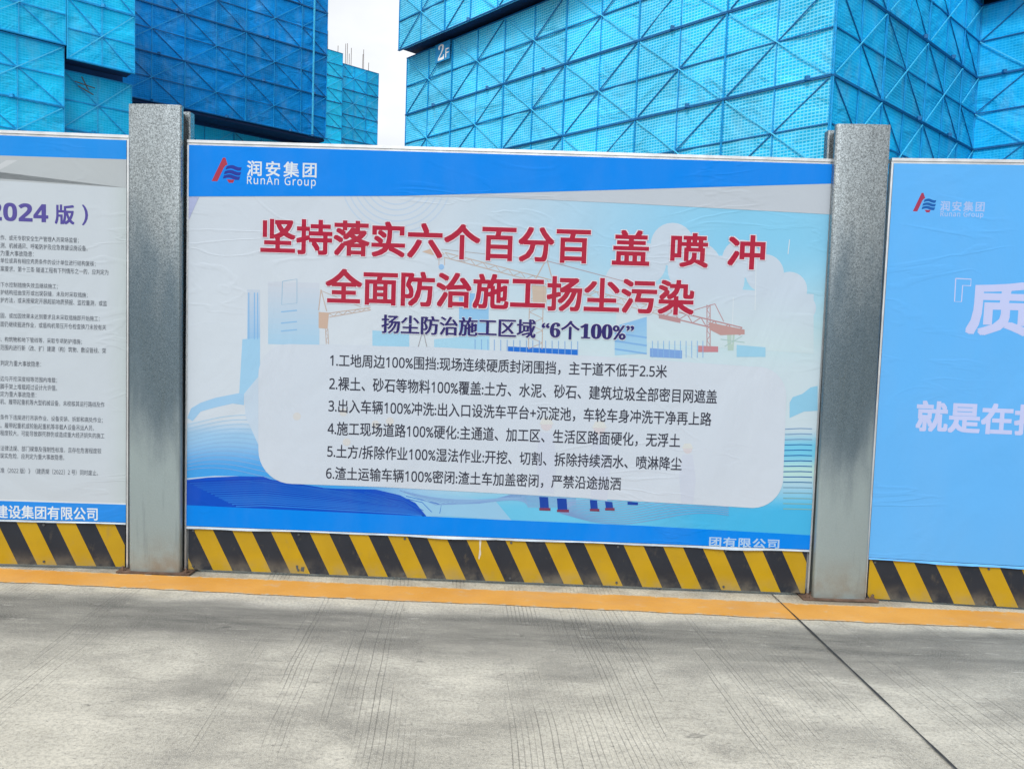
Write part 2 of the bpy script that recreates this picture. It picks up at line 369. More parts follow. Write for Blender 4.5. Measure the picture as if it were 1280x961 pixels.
# ------------------------------------------------------------------ ground
def sheet(name, pts, z, mat):
    o = mk(name, [(x, y, z) for x, y in pts], [tuple(range(len(pts)))], mat); o['kind'] = 'structure'; return o
sheet('ground', [(-400, -400), (400, -400), (400, 400), (-400, 400)], 0.0, CONCRETE)
g0 = ground_point(0, 710.5); g1 = ground_point(1280, 766.5); g2 = ground_point(1280, 787); g3 = ground_point(0, 728)
def ext(a, b, x): return a[1] + (b[1] - a[1]) * (x - a[0]) / (b[0] - a[0])
N = 220; xs = np.linspace(-9, 9, N)
top = [(x, ext(g0, g1, x) + 0.004 * math.sin(x * 3.1) + random.uniform(-.004, .004)) for x in xs]
bot = [(x, ext(g3, g2, x) + 0.005 * math.sin(x * 2.3 + 1) + random.uniform(-.005, .005)) for x in xs]
o = mk('painted_line', [(x, y, 0.004) for x, y in bot + top], [(i, i + 1, N + i + 1, N + i) for i in range(N - 1)], LINE_PAINT,
       uvs=[(x, 0) for x in xs] + [(x, 1) for x in xs])
o['kind'] = 'structure'
j0 = ground_point(964, 743); j1 = ground_point(1193, 961)
jd = (j1 - j0) / np.linalg.norm(j1 - j0); jn = np.array([-jd[1], jd[0], 0])
jl, jr = [], []
random.seed(11)
for i in range(90):
    p = j0 + jd * (i * 0.1)
    wv = 0.0044 + random.uniform(-.0015, .0025) if i * 0.1 > 0.32 else 0.0028
    jl.append(p + jn * wv); jr.append(p - jn * wv)
o = mk('expansion_joint', [(p[0], p[1], 0.008) for p in jl + jr], [(i, i + 1, 90 + i + 1, 90 + i) for i in range(89)], SEAL)
o['kind'] = 'structure'
sheet('building_site', [(-390, 1.2), (390, 1.2), (390, 390), (-390, 390)], 0.004, SOIL)

# ------------------------------------------------------------------ towers wrapped in blue screens
AL = 0.8126
DR = np.array([math.sin(AL), math.cos(AL), 0.0]); DL = np.array([-math.cos(AL), math.sin(AL), 0.0])
ZU = np.array([0, 0, 1.0])
def tower_screen(b, P0, d, n, nc, nr, cw, ch, mat, flip=False, detail=4, wave=0.03, tones=None):
    """one screen unit nc x nr cells; P0 bottom corner (relative to the building)"""
    P0 = np.array(P0, float); W = nc * cw; H = nr * ch
    k = detail; V = []; UV = []; Fc = []
    for j in range(k + 1):
        for i in range(k + 1):
            e = (i in (0, k)) or (j in (0, k))
            V.append(P0 + d * W * i / k + ZU * H * j / k + n * (0 if e else random.uniform(-wave, wave)))
            UV.append((W * i / k + P0[0] * .37, H * j / k))
    outw = np.dot(np.cross(d, ZU), n) > 0
    for j in range(k):
        for i in range(k):
            q = (j * (k + 1) + i, j * (k + 1) + i + 1, (j + 1) * (k + 1) + i + 1, (j + 1) * (k + 1) + i)
            Fc.append(q if outw else q[::-1])
    m0 = len(V)
    for c in ((0, 0), (W, 0), (W, H), (0, H)): V.append(P0 + d * c[0] + ZU * c[1] - n * 0.03); UV.append((0, 0))
    ring = [j for j in range(k + 1)]
    edges = [[i for i in range(k + 1)], [i * (k + 1) + k for i in range(k + 1)],
             [k * (k + 1) + k - i for i in range(k + 1)], [(k - i) * (k + 1) for i in range(k + 1)]]
    for e, ed in enumerate(edges):
        f = tuple(ed[::-1]) + (m0 + e, m0 + (e + 1) % 4); Fc.append(f if outw else f[::-1])
    bk = (m0 + 3, m0 + 2, m0 + 1, m0); Fc.append(bk if outw else bk[::-1])
    s = mk('mesh_panel', V, Fc, mat, b, uvs=UV)
    fr = MB()
    at = lambda u, v, o=0.012: P0 + d * u + ZU * v + n * o
    t = 0.028
    fr.bar(at(0, t * .5), at(W, t * .5), n, t, 0.05, 1); fr.bar(at(0, H - t * .55), at(W, H - t * .55), n, t * .8, 0.045, 1)
    fr.bar(at(t * .4, t), at(t * .4, H - t), n, t * .55, 0.03, 0); fr.bar(at(W - t * .4, t), at(W - t * .4, H - t), n, t * .5, 0.03, 0)
    if nc > 1: fr.bar(at(W / 2, t), at(W / 2, H - t), n, 0.026, 0.025, 0)
    if nr > 1: fr.bar(at(t, H / 2), at(W - t, H / 2), n, 0.03, 0.03, 1)
    if random.random() < .6: fr.box(*sum(([c - .05, c + .05] for c in at(W * random.uniform(.3, .9), .03, .07)), []), 1)
    tones = tones or (BAR_PALE, BAR_MID, BAR_DARK)
    fr.build('frame', None, s, [tones[1], tones[2]])
    br = MB()
    if nc > 1: a, b2, c2, d2 = (0, H), (W, 0), (0, 0), (W, H)
    elif flip: a, b2, c2, d2 = (0, 0), (W, H / 2), (0, H), (W, H / 2)
    else: a, b2, c2, d2 = (W, 0), (0, H / 2), (W, H), (0, H / 2)
    if n[0] > 0: a, b2, c2, d2 = c2, d2, a, b2
    def trim(p, q, e=0.03):
        return (p[0] + (q[0] - p[0]) * e, p[1] + (q[1] - p[1]) * e), (q[0] + (p[0] - q[0]) * e, q[1] + (p[1] - q[1]) * e)
    p, q = trim(a, b2); br.bar(at(*p, .046), at(*q, .046), n, 0.027, 0.018, 0)
    p, q = trim(c2, d2); br.bar(at(*p, .014), at(*q, .014), n, 0.026, 0.02, 1)
    br.build('cross_brace', None, s, [tones[0], tones[2]])  # one brace coloured as lit, the other as dim; swapped by face
    return s
def face(b, P0, d, n, ncols, z0, nrows, cw, ch, mat, skip=None, detail=4, tones=None):
    """blocks of 2x2 cells along d from P0"""
    org = np.array(b.location)
    i = 0
    while i < ncols:
        nc = min(2, ncols - i); j = 0
        while j < nrows:
            nr = min(2, nrows - j)
            if not (skip and skip(i, j)):
                g = np.array(P0) + d * i * cw + ZU * (z0 + j * ch) - org
                tower_screen(b, g + n * random.uniform(-.012, .012), d, n, nc, nr, cw, ch, mat, detail=detail, tones=tones)
            j += 2
        i += 2
def prism_part(b, name, pts, z0, z1, mat):
    org = np.array(b.location); m = MB(); m.prism([(p[0] - org[0], p[1] - org[1]) for p in pts], z0, z1)
    return m.build(name, mat, b)

# right-hand tower
C = np.array([6.6254, 13.5, 0.0]); CW, CH = 1.3903, 1.057; WR = 1.3031
R0 = 7.4921 - 0.025 + 4 * CH
rt = thing('mesh_clad_tower', 'bright blue mesh-wrapped tower with projecting corner above right half of fence', 'building', (C[0], C[1], 0), 0, 'towers wrapped in blue safety screens')
nL, nR = -DR, -DL
E3 = C + DR * WR * 7
PL = C + DL * CW * 12
# lattice: star nodes fall on even columns / even rows counted from R0 downwards
face(rt, PL, -DL, nL, 12, R0 - 10 * CH, 10, CW, CH, SCREEN)
face(rt, C, DR, nR, 7, R0 - 10 * CH, 14, WR, CH, SCREEN_RIGHT)
face(rt, E3 - DL * 0.02 + DL * CW, -DL, nL, 8, R0 - 10 * CH, 10, CW, CH, SCREEN_RIGHT)
OFF = 0.55
PU = C + nL * OFF + DL * 16.46
face(rt, PU, -DL, nL, 10, R0 + 0.06, 6, CW, CH, SCREEN)
face(rt, PU - DL * CW * 10, -DL, nL, 2, R0 + 0.06, 6, (16.46 - 10 * CW + .05) / 2, CH, SCREEN)
face(rt, E3 + nL * OFF, -DL, nL, 8, R0 + 0.10, 6, CW, CH, SCREEN_RIGHT)
# decks that close the upper scaffold from below, and the shell inside
def strip(b, name, A, d, length, n, o0, o1, z0, z1, mat):
    A = np.array(A); p = [A + n * o0, A + n * o1, A + d * length + n * o1, A + d * length + n * o0]
    if np.cross(p[1] - p[0], p[2] - p[1])[2] < 0: p = p[::-1]
    return prism_part(b, name, p, z0, z1, mat)
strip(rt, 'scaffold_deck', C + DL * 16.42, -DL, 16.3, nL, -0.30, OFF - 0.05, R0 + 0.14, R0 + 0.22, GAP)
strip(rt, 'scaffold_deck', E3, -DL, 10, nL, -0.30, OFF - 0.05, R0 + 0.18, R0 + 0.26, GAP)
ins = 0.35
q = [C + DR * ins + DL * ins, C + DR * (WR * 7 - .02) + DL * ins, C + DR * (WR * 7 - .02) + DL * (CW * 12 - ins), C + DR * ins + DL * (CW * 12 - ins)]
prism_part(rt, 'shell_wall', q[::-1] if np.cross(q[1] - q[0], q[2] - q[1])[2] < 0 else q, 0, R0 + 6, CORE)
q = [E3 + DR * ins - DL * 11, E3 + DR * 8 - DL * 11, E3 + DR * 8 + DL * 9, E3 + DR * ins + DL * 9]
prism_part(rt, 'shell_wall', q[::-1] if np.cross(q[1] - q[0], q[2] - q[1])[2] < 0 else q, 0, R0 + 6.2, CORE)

# left-hand tower: a nearer wing and a deeper-blue wing set back
PA = np.array([-15.3607, 20.0, 0]); PB = np.array([-14.4106, 28.0, 0])
lt = thing('mesh_clad_tower', 'mesh-wrapped tower with paler wing and deep-blue wing behind left end of fence', 'building', (PA[0], PA[1], 0), 0, 'towers wrapped in blue safety screens')
aw, ah = 1.28, 0.935
face(lt, PA + DR * (-1.89 - 2 * aw), DR, nR, 4, 9.06 + ah - 8 * ah, 8, aw, ah, SCREEN_MID, tones=(BAR_PALE, BAR_SOFT, BAR_MID))
face(lt, PA + DR * (-1.86 - 2 * aw) + nR * 0.10, DR, nR, 4, 9.06 + ah + 0.02, 6, aw, ah, SCREEN_MID, tones=(BAR_PALE, BAR_SOFT, BAR_MID))
face(lt, PA + DR * 0.71 + nR * 0.16, DR, nR, 2, 9.61, 6, 1.0, ah, SCREEN_MID, tones=(BAR_PALE, BAR_SOFT, BAR_MID))
face(lt, PA + DR * 0.71 - nR * 0.55, DR, nR, 2, 9.45 - 8 * ah, 8, 1.06, ah, SCREEN_MID, tones=(BAR_PALE, BAR_SOFT, BAR_MID))
strip(lt, 'scaffold_deck', PA + DR * 0.75, DR, 1.92, nR, -0.62, 0.12, 9.66, 9.76, GAP)
q = [PA + DR * -4.4 - nR * .75, PA + DR * 2.6 - nR * .75, PA + DR * 2.6 - nR * 6, PA + DR * -4.4 - nR * 6]
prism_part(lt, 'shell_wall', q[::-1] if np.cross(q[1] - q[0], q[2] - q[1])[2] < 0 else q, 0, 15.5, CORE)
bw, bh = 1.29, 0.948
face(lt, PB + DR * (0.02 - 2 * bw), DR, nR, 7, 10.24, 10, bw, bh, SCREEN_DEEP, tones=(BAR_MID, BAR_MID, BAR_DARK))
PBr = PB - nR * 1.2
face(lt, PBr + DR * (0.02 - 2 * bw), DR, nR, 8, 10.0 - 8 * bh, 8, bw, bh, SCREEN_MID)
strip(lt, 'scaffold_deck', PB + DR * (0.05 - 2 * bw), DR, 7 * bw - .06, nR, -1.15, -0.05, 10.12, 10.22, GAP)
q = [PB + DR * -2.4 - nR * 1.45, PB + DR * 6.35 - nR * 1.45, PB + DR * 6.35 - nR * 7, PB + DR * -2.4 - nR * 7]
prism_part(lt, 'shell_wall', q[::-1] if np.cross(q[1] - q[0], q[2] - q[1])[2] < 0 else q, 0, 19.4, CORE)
strip(lt, 'side_screen', PB + DR * 6.36, DR, 0.06, nR, -6.9, -0.03, 10.24, 19.6, SCREEN_DEEP)
sp = MB(); pp = PB + DR * 5.75 + nR * 0.06 - PA
sp.bar(pp + ZU * 10.3, pp + ZU * 19.5, nR, 0.06, 0.06)
sp.build('standing_pipe', BAR_PALE, lt)
hk = MB()                                     # torn bars hanging in the opening below the nearer wing
hp = PA + DR * 1.15 - nR * 0.38 - PA
hk.bar(hp + ZU * 8.98, hp + DR * .45 + ZU * 8.80, nR, 0.035, 0.03); hk.bar(hp + DR * .1 + ZU * 9.3, hp + DR * .3 + ZU * 8.92, nR, 0.03, 0.03)
hk.bar(hp + DR * -.1 + ZU * 9.1, hp + DR * .5 + ZU * 9.02, nR, 0.03, 0.03)
hk.build('loose_bars', DARK_STEEL, lt)

# small far tower
PS = np.array([-15.6622, 60.0, 0])
st = thing('mesh_clad_tower', 'small far blue-wrapped tower with bare rebar tips, seen in the sky gap', 'building', (PS[0], PS[1], 0), 0, 'towers wrapped in blue safety screens')
face(st, PS + DR * (-2 * 1.42), DR, nR, 2, 23.62 - 8 * 1.0, 8, 1.42, 1.0, SCREEN_MID, detail=2)
face(st, PS - nR * 0.15, DR, nR, 3, 22.92 - 8 * 1.0, 8, 1.17, 1.0, SCREEN_RIGHT, detail=2)
q = [PS + DR * -2.7 - nR * .5, PS + DR * 3.4 - nR * .5, PS + DR * 3.4 - nR * 7, PS + DR * -2.7 - nR * 7]
prism_part(st, 'shell_wall', q[::-1] if np.cross(q[1] - q[0], q[2] - q[1])[2] < 0 else q, 0, 22.6, CORE)
for k, (s_, hz, dp) in enumerate([(-1.2, 25.2, .8), (-.95, 24.9, 1.1), (-.6, 25.6, 1.4), (-.1, 24.4, .7), (.2, 23.9, 1.2), (.9, 24.9, .9), (1.15, 25.1, 1.6), (1.4, 24.7, 1.1), (1.7, 24.5, 1.9), (2.5, 24.8, .9), (2.65, 24.6, 1.4), (3.0, 23.9, 1.0)]):
    r = MB(); p = PS + DR * s_ - nR * dp - PS
    lean = DR * random.uniform(-.06, .06)
    r.bar(p + ZU * 22.5, p + lean + ZU * hz, nR, 0.032, 0.032); r.build('rebar', REBAR, st)

# ------------------------------------------------------------------ text helper
def sans(s, heavy=False):
    out = ''
    for ch in s:
        if ch.isdigit() and ch.isascii(): out += chr((0x1D7EC if heavy else 0x1D7E2) + ord(ch) - 48)
        elif ch.isascii() and ch.isupper(): out += chr((0x1D5D4 if heavy else 0x1D5A0) + ord(ch) - 65)
        elif ch.isascii() and ch.islower(): out += chr((0x1D5EE if heavy else 0x1D5BA) + ord(ch) - 97)
        else: out += ch
    return out
def text_mesh(s, offset=0.0, space=1.0, res=3):
    c = bpy.data.curves.new('lettering', 'FONT'); c.body = s; c.size = 1; c.offset = offset; c.space_character = space
    c.resolution_u = res
    o = bpy.data.objects.new('lettering', c); COL.objects.link(o)
    bpy.context.view_layer.update()
    me = bpy.data.meshes.new_from_object(o.evaluated_get(bpy.context.evaluated_depsgraph_get()))
    v = np.array([q.co[:] for q in me.vertices]); f = [tuple(p.vertices) for p in me.polygons]
    bpy.data.objects.remove(o); bpy.data.curves.remove(c); bpy.data.meshes.remove(me)
    return v[:, :2], f

# ------------------------------------------------------------------ fence panels
LAYER = 0.00016
class Panel:
    """upright panel; local x runs along it, local -y faces the road"""
    def __init__(s, label, x0, y0, x1, y1):
        s.p0 = np.array([x0, y0, 0.0]); e = np.array([x1, y1, 0.0]) - s.p0
        s.len = float(np.linalg.norm(e)); s.d = e / s.len; s.n = np.array([s.d[1], -s.d[0], 0])
        s.root = thing('site_hoarding', label, 'fence panel', (x0, y0, 0), math.atan2(s.d[1], s.d[0]), 'printed fence panels')
    def at(s, px, py):                    # measured photo point -> metres along / up the panel
        d = ray(px, py); t = np.dot(s.p0 - CAM, s.n) / np.dot(d, s.n); q = CAM + d * t
        return float(np.dot(q - s.p0, s.d)), float(q[2])
    def frame(s, z_band, z_top, rw=0.010, hem=None):
        r = s.root; Ln = s.len; s.zb, s.zt = z_band, z_top
        m = MB(); m.box(0.006, Ln - 0.006, 0.012, 0.045, 0.04, z_top - 0.004); m.build('backing_board', BACKING, r)
        m = MB(); m.box(0, Ln, -0.012, 0.052, z_top, z_top + 0.016); m.box(0, Ln, -0.006, 0.0, z_top - 0.012, z_top - 0.001); m.build('top_rail', ALU, r)
        for x0, x1 in ((0, rw), (Ln - rw, Ln)):
            m = MB(); m.box(x0, x1, -0.010, 0.011, 0.02, z_top - 0.013); m.build('side_rail', ALU, r)
        k = 90; xx = [0.012 + (Ln - 0.024) * i / k for i in range(k + 1)]     # loose lower hem of the sheet
        wob = [0.0035 * math.sin(x * 4.1 + s.p0[0]) + 0.002 * math.sin(x * 11.3) + random.uniform(-.0006, .0006) for x in xx]
        V = []
        for x, q in zip(xx, wob): V += [(x, -.0135 - abs(q) * 1.2, z_band - 0.002 + q), (x, -.0130, z_band + 0.009), (x, -.0108, z_band + 0.009), (x, -.0108, z_band - 0.002 + q)]
        Fh = [(4 * i + a, 4 * i + (a + 1) % 4, 4 * i + 4 + (a + 1) % 4, 4 * i + 4 + a) for i in range(k) for a in range(4)]
        mk('hem', V, Fh + [(3, 2, 1, 0), (4 * k, 4 * k + 1, 4 * k + 2, 4 * k + 3)], hem or HEM, r)
    def board(s, z0, px_first, period, slant, tone=0):
        """hazard board: black sheet with slanted yellow bars, px_first = where the first bar's top-left corner sits"""
        z1 = s.zb - 0.002; Ln = s.len; m = MB()
        m.box(0.02, Ln - 0.02, -0.004, 0.011, z0, z1, 0)
        u = px_first
        while u > 0: u -= period
        poly = []
        while u < Ln + 0.3:
            q = [(u, z1), (u + slant, z0), (u + slant + period * .5, z0), (u + period * .5, z1)]
            q = clip(q, 0.021, Ln - 0.021)
            if len(q) >= 3:
                m.add([(a, -0.0048, b) for a, b in q], [tuple(range(len(q)))], 1)
            u += period
        b = m.build('hazard_board', None, s.root, [BLACK, YELLOW])
        for k in range(int(Ln / 0.62) + 1):
            for zz in (z0 + 0.02, z1 - 0.015):
                x = 0.05 + k * 0.62
                if x > Ln - .04: continue
                c = MB(); c.add([(x + .007 * math.cos(i), -0.009 if j else -0.0045, zz + .007 * math.sin(i)) for j in (0, 1) for i in np.linspace(0, 2 * math.pi, 9)[:-1]],
                                [tuple(range(8, 16))] + [(i, (i + 1) % 8, 8 + (i + 1) % 8, 8 + i) for i in range(8)])
                c.build('screw', DARK_STEEL, b)
        return b
def clip(q, lo, hi):
    for sgn, lim in ((1, lo), (-1, -hi)):
        out = []
        for i in range(len(q)):
            a, b = q[i - 1], q[i]; da, db = sgn * a[0] - lim, sgn * b[0] - lim
            if (da < 0) != (db < 0):
                t = da / (da - db); out.append((a[0] + (b[0] - a[0]) * t, a[1] + (b[1] - a[1]) * t))
            if db >= 0: out.append(b)
        q = out
        if not q: break
    return q

class Print:
    """flat printed shapes on a panel, in layers a fraction of a millimetre apart"""
    def __init__(s, P): s.P = P; s.v = []; s.f = []; s.c = []; s.k = 0
    def poly(s, pts, col, layer, px=True):
        if px: pts = [s.P.at(*p) for p in pts]
        ar = sum(pts[i - 1][0] * pts[i][1] - pts[i][0] * pts[i - 1][1] for i in range(len(pts)))
        if ar < 0: pts = pts[::-1]
        k = len(s.v); y = -0.0125 - layer * LAYER
        s.v += [(a, y, b) for a, b in pts]; s.f.append(tuple(range(k, k + len(pts)))); s.c.append(col)
    def line(s, pts, wpx, col, layer):
        """thin ribbon through photo points"""
        pts = [np.array(p, float) for p in pts]
        s.k += 1; layer = layer + (s.k % 24) * 0.03
        Lf, Rt = [], []
        for i, p in enumerate(pts):
            t = pts[min(i + 1, len(pts) - 1)] - pts[max(i - 1, 0)]; t /= (np.linalg.norm(t) + 1e-9)
            nn = np.array([-t[1], t[0]]) * wpx / 2; Lf.append(p + nn); Rt.append(p - nn)
        for i in range(len(pts) - 1): s.poly([Lf[i], Lf[i + 1], Rt[i + 1], Rt[i]], col, layer)
    def disc(s, cx, cy, r, col, layer, n=28): s.poly([(cx + r * math.cos(a), cy + r * math.sin(a)) for a in np.linspace(0, 2 * math.pi, n + 1)[:-1]], col, layer)
    def text(s, body, x0, yt, yb, x1, col, layer, bold=0.0, space=1.0, halo=None, hr=0.06, wide=0.0, res=3):
        """one line of type fitted to its measured box; bold thickens the strokes by that much of an em"""
        v, f = text_mesh(body, 0.0, space, res)
        gx, gy = max(bold, wide), bold
        mn, mxv = v.min(0) - (gx, gy), v.max(0) + (gx, gy)
        u0, za = s.P.at(x0, yt); _, zb = s.P.at(x0, yb)
        u1, _ = s.P.at(x1, yb)
        sx = (u1 - u0) / (mxv[0] - mn[0]); sz = (za - zb) / (mxv[1] - mn[1])
        def put(dx, dy, col, layer):
            k = len(s.v); y = -0.0125 - layer * LAYER
            s.v += [(u0 + (a + dx - mn[0]) * sx, y, zb + (b + dy - mn[1]) * sz) for a, b in v]
            s.f += [tuple(i + k for i in q) for q in f]; s.c += [col] * len(f)
        def spread(rx, ry, col, layer):
            for i, (a, b) in enumerate(((-1, -1), (1, 1), (-1, 1), (1, -1), (0, 1), (0, -1), (1, 0), (-1, 0))):
                put(rx * a, ry * b, col, layer + .1 * i)
        if halo: spread(hr, hr, halo, layer - 1); spread(hr * .55, hr * .55, halo, layer - 1.9)
        if bold: spread(bold, bold, col, layer)
        if wide: put(wide, 0, col, layer + .8); put(-wide, 0, col, layer + .9)
        put(0, 0, col, layer + 1.0)
    def build(s, name, parent, label=None):
        o = mk(name, s.v, s.f, VINYL, parent, cols=s.c)
        return o
def banner(P, fn, px0, px1, zlo, zhi, nx, nz):
    """the vinyl sheet itself; fn gives its printed colour at (u 0..1, v 0..1 from top)"""
    V, Cc, Fc = [], [], []
    for j in range(nz + 1):
        for i in range(nx + 1):
            a, b = i / nx, j / nz
            V.append((px0 + (px1 - px0) * a, -0.0125, zhi + (zlo - zhi) * b)); Cc.append(fn(a, b))
    for j in range(nz):
        for i in range(nx):
            k = j * (nx + 1) + i; Fc.append((k + nx + 1, k + nx + 2, k + 1, k))
    n = len(V); e = 0.0
    # thickness: a rim folded back to the board
    rim = [i for i in range(nx + 1)] + [j * (nx + 1) + nx for j in range(1, nz + 1)] + [nz * (nx + 1) + i for i in range(nx - 1, -1, -1)] + [j * (nx + 1) for j in range(nz - 1, 0, -1)]
    for i in rim: V.append((V[i][0], -0.0105, V[i][2])); Cc.append((0.5, 0.55, 0.6, 1))
    m = len(rim)
    for i in range(m): Fc.append((rim[i], rim[(i + 1) % m], n + (i + 1) % m, n + i))
    return mk('banner', V, Fc, VINYL, P.root, cols=Cc)
def lerp(a, b, t): return tuple(x + (y - x) * t for x, y in zip(a, b))
def sm(t, a, b): t = min(1, max(0, (t - a) / (b - a))); return t * t * (3 - 2 * t)

def logo(pr, ox, oy, sc, red, blue, layer, sh=0.036):
    """emblem: slanted red letter A crossed by three blue waves"""
    def q(x, y): return (ox + x * sc, oy + y * sc + x * sc * sh)
    pr.poly([q(0, 190), q(46, 190), q(98, 78), q(112, 62), q(127, 54), q(110, 0), q(90, 0)], red, layer)
    pr.poly([q(120, 172), q(182, 172), q(170, 198), q(138, 198)], red, layer)
    for x0, x1, y0, w in ((120, 240, 64, 27), (106, 236, 103, 27), (98, 228, 138, 27)):
        up, dn = [], []
        for i in range(13):
            t = i / 12; y = y0 + 7 * math.sin(t * 6.0 + 2.6) + (2 if t > .5 else 0)
            up.append(q(x0 + (x1 - x0) * t, y)); dn.append(q(x0 + (x1 - x0) * t - 9, y + w))
        pr.poly(up + dn[::-1], blue, layer + 1)

ZT = 2.475; ZB = 0.272
# ---- centre panel
cp = Panel('centre fence panel with big red headline and six numbered lines on pale blue', -1.958, 0.0, 1.683, 0.0)
cp.frame(ZB - 0.006, ZT)
def centre_bg(a, b):
    x, y = 232 + 800 * a, 180 + 25 * a + (480 + 8 * a) * b
    c = lerp(S(208, 217, 228), S(212, 221, 231), sm(y, 250, 420))
    skyc = lerp(S(138, 206, 240), S(192, 222, 230), sm(y, 290, 440))
    c = lerp(c, skyc, sm(x + (y - 250) * 0.15, 470, 960) * (1 - 0.6 * sm(y, 400, 470)))
    c = lerp(c, S(150, 200, 238), sm(y, 520, 545) * (1 - sm(x, 420, 520)) * 0.9)
    c = lerp(c, S(70, 165, 238), sm(y, 545, 590) * (1 - sm(x, 420, 620)))
    c = lerp(c, S(110, 200, 238), sm(y, 585, 640) * sm(x, 420, 640))
    c = lerp(c, S(186, 228, 222), sm(y, 560, 585) * (1 - sm(y, 590, 612)) * sm(x, 930, 985) * 0.9)
    c = lerp(c, S(74, 186, 236), sm(y, 622, 644) * sm(x, 780, 900))
    c = lerp(c, S(120, 205, 236), sm(x, 950, 985) * sm(y, 535, 560) * (1 - sm(y, 570, 590)))
    return c
LC = banner(cp, centre_bg, 0.0115, cp.len - 0.0115, ZB + 0.006, ZT - 0.0135, 120, 80)
art = Print(cp)
WHT = S(212, 219, 230); PALE = S(172, 214, 240); SKYB = S(116, 192, 238)
# faint sun rings
for r in range(30, 72, 7):
    art.line([(496 + r * 1.05 * math.cos(t), 226 + r * math.sin(t)) for t in np.linspace(0.27, math.pi - .27, 22)], 1.6, S(186, 208, 232), 1)
# printed clouds
for cx, cy, r in ((840, 306, 27), (806, 330, 26), (868, 336, 34), (926, 324, 24), (955, 342, 24), (986, 362, 22), (1003, 385, 16), (780, 352, 24), (900, 350, 30)):
    art.disc(cx, cy, r, S(200, 215, 231), 1 + (cx % 3) * .2)
for k in range(9):
    t0, t1 = k / 9, (k + 1) / 9
    art.poly([(770, 352 + 74 * t0), (1016, 368 + 74 * t0), (1016, 368 + 74 * t1), (770, 352 + 74 * t1)], lerp(S(200, 215, 231), S(204, 226, 230), (t0 + t1) / 2), 2)
# left skyline
for k in range(12):
    t = k / 12
    art.poly([(336, 352 + 78 * t), (400, 354 + 78 * t), (400, 354 + 78 * (t + 1 / 12)), (336, 352 + 78 * (t + 1 / 12))], lerp(S(205, 212, 225), S(150, 205, 238), t), 1)
    art.poly([(310, 362 + 64 * t), (326, 362.5 + 64 * t), (326, 362.5 + 64 * (t + 1 / 12)), (310, 362 + 64 * (t + 1 / 12))], lerp(S(196, 210, 228), S(118, 188, 238), t), 1)
art.line([(354, 352), (372, 349), (372, 379), (353, 381), (354, 352)], 1, S(140, 185, 215), 2)
for y in (390, 404, 414): art.line([(352, y), (372, y - 2)], 1.6, S(110, 180, 232), 2)
for x in (312, 319, 323): art.line([(x, 366), (x, 424)], 1.2, S(84, 172, 236), 2)
for k in range(8):
    t = k / 8
    art.poly([(574, 366 + 64 * t), (611, 368 + 64 * t), (611, 368 + 64 * (t + .125)), (574, 366 + 64 * (t + .125))], lerp(S(96, 180, 236), S(140, 205, 240), t), 1)
    art.poly([(768, 408 + 36 * t), (808, 396 + 46 * t), (808, 396 + 46 * (t + .125)), (768, 408 + 36 * (t + .125))], lerp(S(104, 182, 236), S(150, 210, 240), t), 3)
for y in (416, 426, 436): art.line([(768, y), (808, y + 6)], 2, S(70, 160, 230), 4)
art.poly([(466, 413), (512, 416), (512, 435), (466, 432)], S(140, 208, 240), 1)
art.poly([(543, 424), (612, 418), (612, 438), (543, 436)], S(150, 212, 240), 2)
art.poly([(635, 433), (722, 437), (722, 446), (635, 442)], S(36, 116, 214), 3)
art.poly([(812, 435), (852, 438), (852, 448), (812, 446)], S(60, 140, 222), 3)
art.poly([(920, 431), (956, 434), (956, 446), (920, 446)], S(130, 204, 236), 3)
for x in range(594, 730, 8): art.line([(x, 424 + (x - 594) * .02), (x, 444)], .9, S(70, 150, 225), 4)
for x in range(815, 880, 7): art.line([(x, 426), (x, 447)], .9, S(90, 165, 228), 4)
# tower cranes
ORG, RED2 = S(196, 158, 128), S(178, 96, 88)
def lattice(p, q, w0, w1, n, col, lw=1.0, layer=3):
    p, q = np.array(p, float), np.array(q, float); t = (q - p) / np.linalg.norm(q - p); nn = np.array([-t[1], t[0]])
    A = [p + (q - p) * i / n + nn * (w0 + (w1 - w0) * i / n) / 2 for i in range(n + 1)]
    B = [p + (q - p) * i / n - nn * (w0 + (w1 - w0) * i / n) / 2 for i in range(n + 1)]
    art.line(A, lw, col, layer); art.line(B, lw, col, layer)
    for i in range(n): art.line([A[i], B[i + 1]] if i % 2 else [B[i], A[i + 1]], lw * .7, col, layer + .3)
lattice((556, 319), (823, 389), 6, 8, 34, ORG); lattice((823, 389), (926, 414), 9, 9, 12, RED2, 1.6)
art.poly([(528, 315), (545, 309), (556, 318), (540, 319)], S(206, 166, 130), 3)
art.poly([(823, 392), (850, 398), (850, 404), (823, 398)], RED2, 4); art.poly([(886, 403), (930, 412), (930, 418), (900, 419), (886, 412)], S(186, 112, 92), 4)
lattice((671, 352), (669, 436), 17, 17, 11, ORG); art.poly([(665, 357), (683, 358), (683, 380), (666, 379)], S(200, 170, 136), 3.5)
art.line([(682, 326), (668, 352)], 1.2, ORG, 3); art.line([(684, 326), (692, 356)], 1.2, ORG, 3)
art.line([(682, 326), (552, 312)], .7, S(170, 150, 140), 3); art.line([(682, 326), (795, 356)], .8, S(170, 120, 116), 3)
lattice((885, 381), (885, 438), 4, 4, 9, RED2, 1.1); art.poly([(872, 432), (897, 433), (897, 440), (872, 440)], S(196, 70, 76), 3.2)
art.line([(893, 380), (866, 388)], 1, RED2, 3); art.line([(893, 380), (904, 402)], 1, RED2, 3)
art.poly([(908, 416), (918, 414), (916, 438), (909, 438)], S(170, 200, 180), 3)
for a, b in (((900, 424), (930, 428)), ((905, 433), (927, 420))): art.line([a, b], 1, S(150, 190, 180), 3.6)
